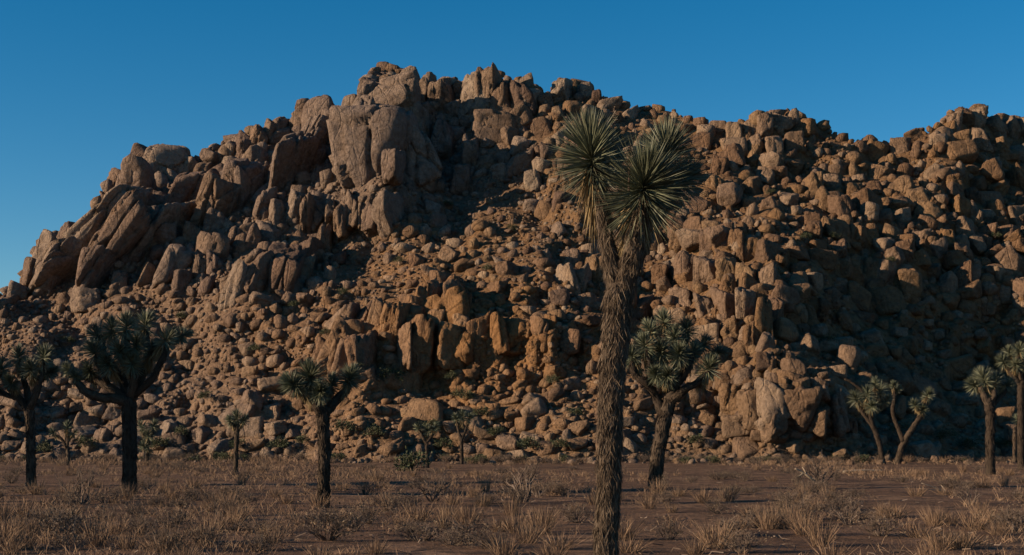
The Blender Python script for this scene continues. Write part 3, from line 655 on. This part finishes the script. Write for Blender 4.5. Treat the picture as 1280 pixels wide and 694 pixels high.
joshua('slim dark joshua tree with forked limbs beside the broad dark tree', 47.6,
       [(39, 607, 0, 6), (39, 575, 0, 5.5), (38, 540, 0, 5.5), (36, 510, 0, 6)],
       [[(36, 515, 0, 5), (24, 498, 0, 4), (12, 485, 0, 4), (2, 468, 0, 3)], [(36, 512, 0, 5), (34, 490, .2, 4), (28, 465, .2, 3), (26, 450, .2, 3)], [(37, 512, 0, 5), (46, 490, -.2, 4), (52, 465, -.2, 3), (54, 450, -.2, 3)], [(24, 498, 0, 3), (4, 492, .3, 3), (-14, 475, .3, 3)]],
       [(2, 460, 19, 0, -.4, -.2, 1), (24, 446, 19, .2, -.1, 0, 1), (55, 446, 19, -.2, .3, 0, 1), (38, 462, 18, -.4, 0, -.6, .8), (14, 478, 16, -.3, -.3, -.6, .6), (62, 466, 16, .2, .7, 0, .6), (-16, 468, 18, .3, -.6, 0, .8)],
       seed=14, shaggy=352, leafw=0.0186, nleaf=323)
joshua('joshua tree with one bright and one shaded rosette cluster on a short fork', 32.0,
       [(405, 634, 0, 7.5), (405, 600, 0, 7), (405, 560, 0, 7), (404, 525, 0, 7.5), (402, 510, 0, 8)],
       [[(403, 520, 0, 7), (396, 503, -.1, 7), (389, 490, -.1, 6), (386, 478, -.1, 4)], [(405, 518, 0, 6), (416, 505, .1, 6), (430, 490, .2, 5), (436, 478, .2, 4)], [(396, 503, 0, 5), (376, 492, -.2, 4), (366, 484, -.2, 3)]],
       [(388, 472, 27, -.15, -.1, -.3, 1, 1.5), (366, 480, 21, -.25, -.7, -.2, .6, 1.2), (438, 472, 21, .2, .4, .1, .9, 1.2), (400, 490, 19, -.3, .1, -.8, .5), (414, 480, 18, .2, .2, .2, .9)],
       seed=15, shaggy=480, leafw=0.0136, nleaf=456)
joshua('small lone joshua tree at the rubble edge with one dark tuft', 63.0,
       [(295, 593, 0, 3), (295, 570, 0, 2.8), (296, 545, 0, 2.8), (297, 530, 0, 2.5)], [[(296, 540, 0, 2), (290, 528, 0, 2)], [(296, 540, 0, 2), (303, 528, 0, 2)]],
       [(296, 522, 13, 0, 0, -.2, 1), (288, 526, 10, 0, -.5, 0, .8), (305, 525, 10, 0, .5, 0, .8)], seed=16, shaggy=240, leafw=0.0217, nleaf=209)
joshua('tiny forked joshua tree in front of the pale rubble', 88.0,
       [(577, 582, 0, 2.4), (577, 565, 0, 2.2), (577, 548, 0, 2.2)], [[(577, 550, 0, 2), (573, 538, 0, 1.6), (571, 528, 0, 1.5)], [(577, 550, 0, 2), (582, 538, 0, 1.6), (585, 528, 0, 1.5)]],
       [(570, 523, 9, 0, -.4, -.2, 1), (578, 520, 10, 0, 0, 0, 1), (587, 523, 9, 0, .4, -.2, 1)], seed=17, shaggy=160, leafw=0.0248, nleaf=171)
joshua('tiny ragged joshua tree beside the round green bush', 77.0,
       [(534, 586, 0, 2.6), (534, 570, 0, 2.3), (533, 552, 0, 2.3)], [[(533, 556, 0, 2), (528, 545, 0, 2), (524, 538, 0, 1.5)], [(533, 554, 0, 2), (540, 545, 0, 1.6), (544, 538, 0, 1.5)]],
       [(523, 534, 9, 0, -.5, -.2, 1), (534, 538, 10, 0, 0, -.3, 1), (545, 534, 9, 0, .5, 0, 1)], seed=18, shaggy=160, leafw=0.0248, nleaf=152)
joshua('joshua tree with a leaning trunk and bushy top beside the forked leaning tree', 90.0,
       [(1104, 579, 0, 3.6), (1101, 562, 0, 3.2), (1096, 545, 0, 3.2), (1090, 530, 0, 3.2), (1086, 515, 0, 3)], [[(1092, 535, 0, 2.5), (1080, 518, 0, 2.3), (1072, 505, 0, 2)], [(1088, 520, 0, 2.5), (1096, 505, 0, 2.2), (1100, 492, 0, 2)], [(1084, 510, 0, 2), (1078, 490, 0, 1.6), (1064, 478, 0, 1.4), (1056, 474, 0, 1.2)]],
       [(1070, 498, 14, 0, -.5, -.2, .9), (1084, 494, 15, -.3, 0, -.4, 1), (1100, 488, 14, 0, .2, 0, 1), (1108, 500, 12, .2, .6, 0, .7), (1090, 508, 13, -.5, 0, -.8, .4), (1094, 480, 11, .2, 0, .1, 1)], seed=19, shaggy=176, leafw=0.0279, nleaf=209)
joshua('forked joshua tree leaning far over with a bare upright second stem', 92.0,
       [(1120, 578, 0, 4.2), (1126, 562, 0, 3.8), (1134, 546, 0, 3.6), (1146, 528, 0, 3.2), (1152, 518, 0, 3)], [[(1129, 552, 0, 3), (1122, 534, .2, 2.7), (1116, 515, .2, 2.6), (1118, 498, .2, 2.3), (1117, 487, .2, 2)], [(1148, 522, 0, 2.6), (1156, 508, 0, 2.4), (1160, 498, 0, 2)]],
       [(1160, 494, 12, 0, .3, -.2, 1, 1.2), (1144, 506, 10, -.2, -.5, -.2, .9), (1154, 512, 10, -.2, 0, -.6, .8), (1117, 482, 8, .2, 0, 0, 1), (1123, 486, 7, .3, .6, 0, .8)], seed=20, shaggy=176, leafw=0.0279, nleaf=209)
joshua('joshua tree with a straight reddish trunk and dark twin headed crown', 62.0,
       [(1238, 594, 0, 6), (1238, 565, 0, 5.6), (1238, 535, 0, 5.6), (1237, 508, 0, 5.8), (1236, 500, 0, 5)], [[(1236, 508, 0, 4.5), (1230, 494, 0, 4), (1226, 484, 0, 3)], [(1238, 508, 0, 4.5), (1242, 496, 0, 4), (1243, 488, 0, 3.4)], [(1238, 508, .2, 4), (1252, 494, .4, 3), (1258, 484, .5, 3)]],
       [(1230, 474, 19, .1, -.2, 0, 1, 1.2), (1218, 482, 15, .2, -.8, 0, .5), (1244, 476, 15, .3, .3, .2, .9), (1260, 480, 14, .5, .8, .2, .5)], seed=21, shaggy=240, leafw=0.0217, nleaf=285)
joshua('tall slender joshua tree with a sunlit yellowish crown of many heads', 74.0,
       [(1277, 588, 0, 4.6), (1276, 560, 0, 4.2), (1276, 530, 0, 4.2), (1276, 500, 0, 4.2), (1277, 476, 0, 4)], [[(1276, 482, 0, 3.2), (1266, 468, 0, 3), (1258, 458, 0, 2.5)], [(1277, 478, 0, 3), (1282, 462, 0, 2.6), (1286, 448, 0, 2.3)], [(1277, 478, 0, 3), (1274, 460, -.3, 2.6), (1272, 446, -.3, 2.3)]],
       [(1254, 452, 13, 0, -.6, -.2, .8), (1262, 442, 13, 0, -.2, -.1, 1), (1274, 438, 13, -.3, 0, -.2, 1), (1287, 442, 13, 0, .3, 0, 1), (1296, 452, 13, 0, .6, 0, .8), (1270, 456, 12, -.5, -.1, -.7, .6), (1284, 458, 12, -.3, .2, -.7, .6)], seed=22, shaggy=208, leafw=0.0248, nleaf=228)
joshua('stub of a dead joshua tree standing behind the slender tree', 95.0,
       [(1269, 578, 0, 3.4), (1269, 560, 0, 3.2), (1269, 545, 0, 3.2), (1270, 535, 0, 3)], [[(1269, 540, 0, 2.4), (1274, 530, 0, 2.2)]], [(1272, 525, 10, 0, 0, 0, 1)], seed=23, shaggy=160, leafw=0.0279, nleaf=152)
joshua('small dark joshua tree with a sideways limb between the slim and the broad tree', 84.0,
       [(85, 583, 0, 2.2), (85, 568, 0, 2), (84, 556, 0, 2)], [[(84, 560, 0, 1.8), (76, 548, 0, 1.6), (68, 543, 0, 1.4)], [(84, 558, 0, 1.8), (85, 546, 0, 1.6), (83, 538, 0, 1.4)]],
       [(66, 540, 8, 0, -.6, 0, .8), (84, 534, 10, 0, 0, 0, 1), (92, 542, 8, 0, .6, 0, .7)], seed=24, shaggy=160, leafw=0.0248, nleaf=152)
joshua('young green joshua tree close behind the broad dark trunk', 86.0,
       [(184, 582, 0, 2.4), (184, 565, 0, 2.2), (185, 550, 0, 2.2)], [[(185, 555, 0, 1.8), (178, 540, 0, 1.6)], [(185, 555, 0, 1.8), (192, 538, 0, 1.6)]],
       [(177, 534, 11, 0, -.3, -.2, 1), (192, 532, 11, 0, .3, 0, 1), (185, 545, 12, -.2, 0, -.5, .8), (180, 558, 10, -.2, -.6, -.4, .5)], seed=25, shaggy=160, leafw=0.0248, nleaf=171)

for (x_, y_, sc_, rz_, la_) in ((-16.6, 37.2, 1.32, 1.1, 'huge unseen joshua tree added to shade the broad dark tree'), (-22.4, 45.8, 1.25, 2.3, 'big unseen joshua tree added to shade the slim dark tree')):
    o = copy_tree(TREES['broad']); o.location = (x_, y_, float(gz(x_, y_))); o.scale = (sc_,) * 3; o.rotation_euler = (0, 0, rz_); tag(o, la_)  # unseen copies outside the view, added to cast shade on those two trees

# ------------------------------------------------------------------ shrubs, tufts, bushes
def twig_mesh(seed, n=9, levels=3, h=1.0, spread=0.9):
    g = np.random.default_rng(seed); mb = MB()
    def grow(p, d, ln, r, lv):
        q = p + d * ln * 0.5 + g.normal(0, 0.05, 3) * ln; e = p + d * ln + g.normal(0, 0.08, 3) * ln
        tube(mb, np.array([p, q, e]), np.array([r, r * 0.8, r * 0.55]), 4, 0, t=float(g.random()))
        if lv:
            for k in range(g.integers(2, 4)):
                nd = d + g.normal(0, 0.5, 3); nd[2] += 0.15; nd /= np.linalg.norm(nd)
                grow(q + (e - q) * g.random(), nd, ln * g.uniform(0.5, 0.8), r * 0.6, lv - 1)
    for k in range(n):
        a = g.uniform(0, 6.28); d = np.array([math.cos(a) * spread * g.random(), math.sin(a) * spread * g.random(), 0.8]); d /= np.linalg.norm(d)
        grow(np.array([math.cos(a) * 0.05, math.sin(a) * 0.05, -0.03]), d, 0.42 * h, 0.019 * h, levels)
    return mb
def tuft_mesh(seed, n=60, h=1.0, lean=0.5, wid=0.011):
    g = np.random.default_rng(seed); mb = MB(); a = g.uniform(0, 6.28, n); rr = g.random(n) ** 0.5 * 0.22
    base = np.stack([np.cos(a) * rr, np.sin(a) * rr, np.full(n, -0.03)], 1)
    d = np.stack([np.cos(a) * np.abs(g.normal(0, lean, n)), np.sin(a) * np.abs(g.normal(0, lean, n)), np.ones(n)], 1) + g.normal(0, 0.12, (n, 3))
    d /= np.linalg.norm(d, axis=1)[:, None]
    blades(mb, base, d, h * g.uniform(0.45, 1.05, n), wid, g, 0.12)
    return mb
def leafy_mesh(seed, n=700, clumps=14, leaf=0.075):
    g = np.random.default_rng(seed); mb = MB()
    cc = g.normal(size=(clumps, 3)); cc /= np.linalg.norm(cc, axis=1)[:, None]; cc *= g.uniform(0.35, 0.75, (clumps, 1)); cc[:, 2] = np.abs(cc[:, 2]) * 0.8 + 0.12
    k = g.integers(0, clumps, n); base = cc[k] + g.normal(0, 0.16, (n, 3)); base[:, 2] = np.maximum(base[:, 2], 0.0)
    d = base - np.array([0, 0, -0.2]) + g.normal(0, 0.5, (n, 3)); d /= np.linalg.norm(d, axis=1)[:, None]
    blades(mb, base, d, leaf * 1.8 * g.uniform(0.6, 1.4, n), leaf * 0.75, g, 0.1)
    return mb
def stems_mesh(seed, n=10):
    g = np.random.default_rng(seed); mb = MB()
    for k in range(n):
        a = g.uniform(0, 6.28); e = np.array([math.cos(a) * 0.55 * g.random(), math.sin(a) * 0.55 * g.random(), g.uniform(0.5, 0.8)])
        tube(mb, np.array([[0, 0, -0.04], e * 0.5 + g.normal(0, .03, 3), e]), np.array([0.025, 0.018, 0.008]), 4, 0, t=float(g.random()))
    return mb
TW = [twig_mesh(i, 10, 3).build('dry_shrub', M['twig']) for i in range(4)]
TUF = [tuft_mesh(20 + i, 170).build('grass_tuft', M['grass']) for i in range(5)]
SAGE = []
for i in range(4):
    e = empty('scrub_bush', (0, 0, 0)); twig_mesh(40 + i, 18, 3, 0.9, 1.3).build('twigs', M['twig'], e)
    leafy_mesh(90 + i, 260, 12, 0.035).build('foliage', M['sage'], e); SAGE.append(e)
BUSH = []
for i in range(4):
    e = empty('green_bush', (0, 0, 0)); leafy_mesh(60 + i).build('foliage', M['bush'], e); stems_mesh(70 + i).build('stems', M['twig'], e); BUSH.append(e)
taken = set()
def put(protos_, k, loc, s, label, cat, group=None, sz=None, rz=None):
    pr = protos_[k % len(protos_)]; key = (id(protos_), k % len(protos_))
    o = pr if key not in taken else copy_tree(pr)
    taken.add(key)
    o.location = loc; o.scale = (s, s, sz or s); o.rotation_euler = (0, 0, random.uniform(0, 6.28) if rz is None else rz)
    return tag(o, label, cat, group)
def gpos(px, py):
    Yd = float(ground_depth(py)); a = float(ray(px, py)[0]); return (a * Yd, Yd, float(gz(a * Yd, Yd)) - 0.01), Yd / FPX
# placed by hand
for i, (px, py, hp, la) in enumerate([(655, 628, 50, 'large bare grey shrub with many upright twigs in front of the rubble'), (541, 626, 42, 'thin bare shrub standing in front of the round green bush'), (1024, 606, 38, 'bare upright shrub next to the fallen pale branch'), (100, 632, 42, 'dense dry shrub between the slim and the broad dark tree'), (1212, 632, 26, 'low dark twiggy shrub in the shade near the reddish trunk'), (990, 640, 34, 'dark bare twigs behind the big grass clump'), (1060, 655, 34, 'broken dark twigs beside the big grass clump')]):
    loc, s = gpos(px, py); put(TW, i, loc, hp * s * 1.35, la, 'shrub')
for i, (px, py, hp, wp, la) in enumerate([(515, 588, 30, 1.0, 'round dark green bush beside the tiny ragged tree'), (1022, 577, 26, 1.2, 'green bush at the foot of the split tan outcrop'), (985, 574, 16, 1.3, 'small low green bush next to the split tan outcrop')]):
    loc, s = gpos(px, py); put(BUSH, i, loc, hp * s * wp / 1.1, la, 'bush', None, hp * s)
# on the slope
def spos(px, py):
    Dd = float(depth_at(px, py)); q = at(px, py, Dd); return (q[0], q[1] - 0.9, q[2] + 0.1), Dd / FPX
hb = [(490, 478, 22), (578, 500, 16), (556, 560, 16), (600, 520, 14), (452, 465, 14), (430, 540, 18), (470, 545, 16), (540, 535, 14), (620, 545, 14), (690, 480, 12), (660, 560, 18), (565, 475, 12), (720, 520, 12), (110, 560, 18), (60, 565, 16), (230, 545, 14), (200, 560, 18), (260, 500, 12), (320, 440, 11), (230, 400, 11), (370, 385, 10), (430, 370, 10), (500, 330, 10), (610, 340, 10), (640, 290, 9), (560, 260, 9), (1030, 430, 12), (1040, 300, 9), (1120, 540, 14), (1180, 550, 16), (1205, 560, 16), (760, 470, 12), (700, 560, 14), (870, 555, 14), (350, 560, 16), (380, 555, 14), (300, 560, 14), (1250, 560, 16), (410, 420, 10), (160, 450, 11), (90, 430, 10), (40, 470, 11), (1005, 300, 9), (960, 245, 8), (1110, 330, 9), (1240, 300, 9)]
for i, (px, py, w) in enumerate(hb):
    loc, s = spos(px, py); put(BUSH, i, loc, w * s * 1.0, 'dark green shrub among rocks ' + near_phrase(px, py), 'bush', 'shrubs between the boulders', w * s * 0.85)
TR = [(757, 735, 'the tall shaggy tree'), (818, 610, 'the bushy many headed tree'), (162, 618, 'the broad dark tree'), (39, 606, 'the slim dark tree'), (405, 632, 'the short forked tree'), (295, 592, 'the small lone tree'), (577, 581, 'the tiny forked tree'), (515, 585, 'the round green bush'), (1110, 578, 'the leaning pair of trees'), (1238, 594, 'the reddish trunked tree'), (655, 628, 'the large bare grey shrub'), (1024, 606, 'the fallen crooked branch'), (1168, 610, 'the splayed pale twigs'), (100, 632, 'the dense dry shrub'), (1010, 668, 'the biggest grass clump'), (541, 626, 'the thin bare shrub')]
def plain_phrase(px_, py_):
    k = min(TR, key=lambda a: ((a[0] - px_) / 3) ** 2 + (a[1] - py_) ** 2)
    d_ = math.hypot((k[0] - px_) / 3, k[1] - py_)
    return ('close to ' if d_ < 9 else 'a few steps from ' if d_ < 24 else 'on open sand away from ') + k[2]
big = [(630, 690, 56, 'clump'), (690, 700, 50, ''), (785, 672, 34, ''), (1008, 668, 62, ''), (1040, 700, 56, ''), (1160, 700, 52, ''), (1248, 668, 36, ''), (40, 672, 46, ''), (160, 684, 44, ''), (230, 702, 46, ''), (300, 648, 24, ''), (400, 700, 48, ''), (330, 668, 30, ''), (575, 648, 32, ''), (720, 640, 24, ''), (870, 690, 46, ''), (930, 660, 34, ''), (1100, 648, 26, ''), (1190, 656, 30, ''), (430, 650, 28, ''), (70, 640, 26, ''), (15, 690, 44, ''), (470, 690, 40, ''), (840, 640, 24, '')]
for i, (px, py, hp, _) in enumerate(big):
    loc, s = gpos(px, py); put(TUF, i, loc, hp * s * 0.85, 'tall dry grass clump ' + plain_phrase(px, py), 'grass clump', 'tall dry grass clumps', hp * s * 0.72)
# growth along the foot of the hill
gf = np.random.default_rng(66)
fpx = gf.uniform(-20, 1300, 120)
for i in range(120):
    Yf = float(foot_Y(fpx[i])) - 6 * gf.random() ** 1.5; xf = float(ray(fpx[i], 580)[0]) * Yf; zf = float(gz(xf, Yf)) - 0.02; pyf = float(row_of(Yf))
    k = i % 4
    if k == 0: put(BUSH, i, (xf, Yf, zf), gf.uniform(0.4, 0.8), 'drab green bush ' + plain_phrase(fpx[i], pyf), 'bush', 'bushes along the hill foot', gf.uniform(0.4, 0.8))
    elif k == 1: put(TUF, i, (xf, Yf, zf), gf.uniform(0.7, 1.2), 'pale grass tuft ' + plain_phrase(fpx[i], pyf), 'grass tuft', 'grass tufts along the hill foot', gf.uniform(0.5, 0.9))
    else: put(SAGE, i // 2, (xf, Yf, zf), gf.uniform(0.7, 1.2), 'rubble edge scrub ' + plain_phrase(fpx[i], pyf), 'scrub', 'dry scrub along the hill foot', gf.uniform(0.5, 0.9))
# scattered
gg = np.random.default_rng(55)
def scatter(n, rows, xr=(-60, 1340), power=1.0):
    py = rows[0] + (rows[1] - rows[0]) * gg.random(n) ** power; px = gg.uniform(*xr, n)
    Yd = ground_depth(py); x = ray(px, py)[0] * Yd; return x, Yd, px, py
x, yv, px, py = scatter(300, (576, 690), power=1.4)
for i in range(300):
    if i % 2 == 0:
        put(SAGE, i // 2, (x[i], yv[i], float(gz(x[i], yv[i])) - 0.01), gg.uniform(0.4, 0.85), 'low tangled dry scrub ' + plain_phrase(px[i], py[i]), 'scrub', 'dry scrub on the plain', gg.uniform(0.3, 0.6))
    else:
        put(TUF, i, (x[i], yv[i], float(gz(x[i], yv[i])) - 0.01), gg.uniform(0.4, 0.7), 'small dry grass tuft ' + plain_phrase(px[i], py[i]), 'grass tuft', 'small dry grass tufts', gg.uniform(0.35, 0.65))
mb = MB()
x, yv, px, py = scatter(5200, (573, 720), (-80, 1360), 2.3)
x2, y2, _, _ = scatter(2600, (574.5, 602), (-60, 1340), 1.2)
x = np.concatenate([x, x2]); yv = np.concatenate([yv, y2])
dens = fbm(x * 0.12, yv * 0.09, 3, 77)
for i in range(len(x)):
    if dens[i] < gg.uniform(-0.08, 0.20): continue
    n = int(gg.integers(8, 22)); h = gg.uniform(0.07, 0.22) * (1 + 1.3 * yv[i] / 95) * (1 + max(0, dens[i])); a = gg.uniform(0, 6.28, n); rr = gg.random(n) ** 0.5 * gg.uniform(0.08, 0.35)
    bs = np.stack([x[i] + np.cos(a) * rr, yv[i] + np.sin(a) * rr, np.zeros(n)], 1); bs[:, 2] = float(gz(x[i], yv[i])) - 0.02
    d = np.stack([gg.normal(0, .6, n), gg.normal(0, .6, n), np.ones(n)], 1); d /= np.linalg.norm(d, axis=1)[:, None]
    blades(mb, bs, d, h * gg.uniform(0.5, 1.1, n), 0.004 + yv[i] * 0.00016, gg, 0.15)
tag(mb.build('dry_grass', M['grass']), 'thin dry tan grass covering the desert floor', 'grass', None, 'stuff')
mb = MB()     # twig litter
x, yv, px, py = scatter(800, (578, 715))
for i in range(len(x)):
    a = gg.uniform(0, 6.28); l = gg.uniform(0.06, 0.26); z = float(gz(x[i], yv[i]))
    p0 = np.array([x[i], yv[i], z + 0.01]); d = np.array([math.cos(a), math.sin(a), gg.uniform(0, 0.35)])
    tube(mb, np.array([p0, p0 + d * l * 0.5 + gg.normal(0, .03, 3), p0 + d * l]), 0.008, 3, 0, t=float(gg.random()))
tag(mb.build('twig_litter', M['twig']), 'dead twigs and litter strewn over the sandy floor', 'twigs', None, 'stuff')
# fallen branches
def fallen(label, pts_px, r, side=()):
    Yd = float(ground_depth(pts_px[0][1])); s = Yd / FPX; b0 = at(pts_px[0][0], pts_px[0][1], Yd)
    base = np.array([b0[0], b0[1], float(gz(b0[0], b0[1]))]); e = empty('fallen_branch', tuple(base)); tag(e, label, 'branch')
    for i, br in enumerate([pts_px] + list(side)):
        q = np.array([at(a, b, Yd + (c if i else c)) for a, b, c in br]); mb = MB(); Pc = catmull(q, 4)
        Pc[:, 2] = np.maximum(Pc[:, 2], gz(Pc[:, 0], Pc[:, 1]) + r * s * 0.4)
        tube(mb, Pc, np.linspace(r, r * 0.4, len(Pc)) * s * (1 if i == 0 else 0.6), 7, 0.08, 5 + i)
        mb.build('stem' if i == 0 else 'side_branch', M['deadwood'], e, base, True)
fallen('bleached crooked dead branch lying beside the bare upright shrub', [(1024, 606, 0), (1012, 597, -.2), (1002, 590, -.2), (994, 586, -.3)], 2.4, [[(1004, 592, -.2), (998, 596, -.3), (990, 600, -.4)], [(1010, 595, -.2), (1003, 584, .1)]])
fallen('long thin bleached pole lying on the dry grass', [(1054, 590, 0), (1075, 588, .1), (1106, 588, .2)], 1.6)
fallen('splayed pale dead twigs on the open sand', [(1185, 616, 0), (1170, 610, -.1), (1152, 604, -.2)], 1.2, [[(1180, 614, 0), (1164, 612, -.3), (1150, 611, -.4)], [(1184, 616, 0), (1176, 606, .2)]])
print('tris', sum(len(o.data.polygons) for o in scene.objects if o.type == 'MESH'))
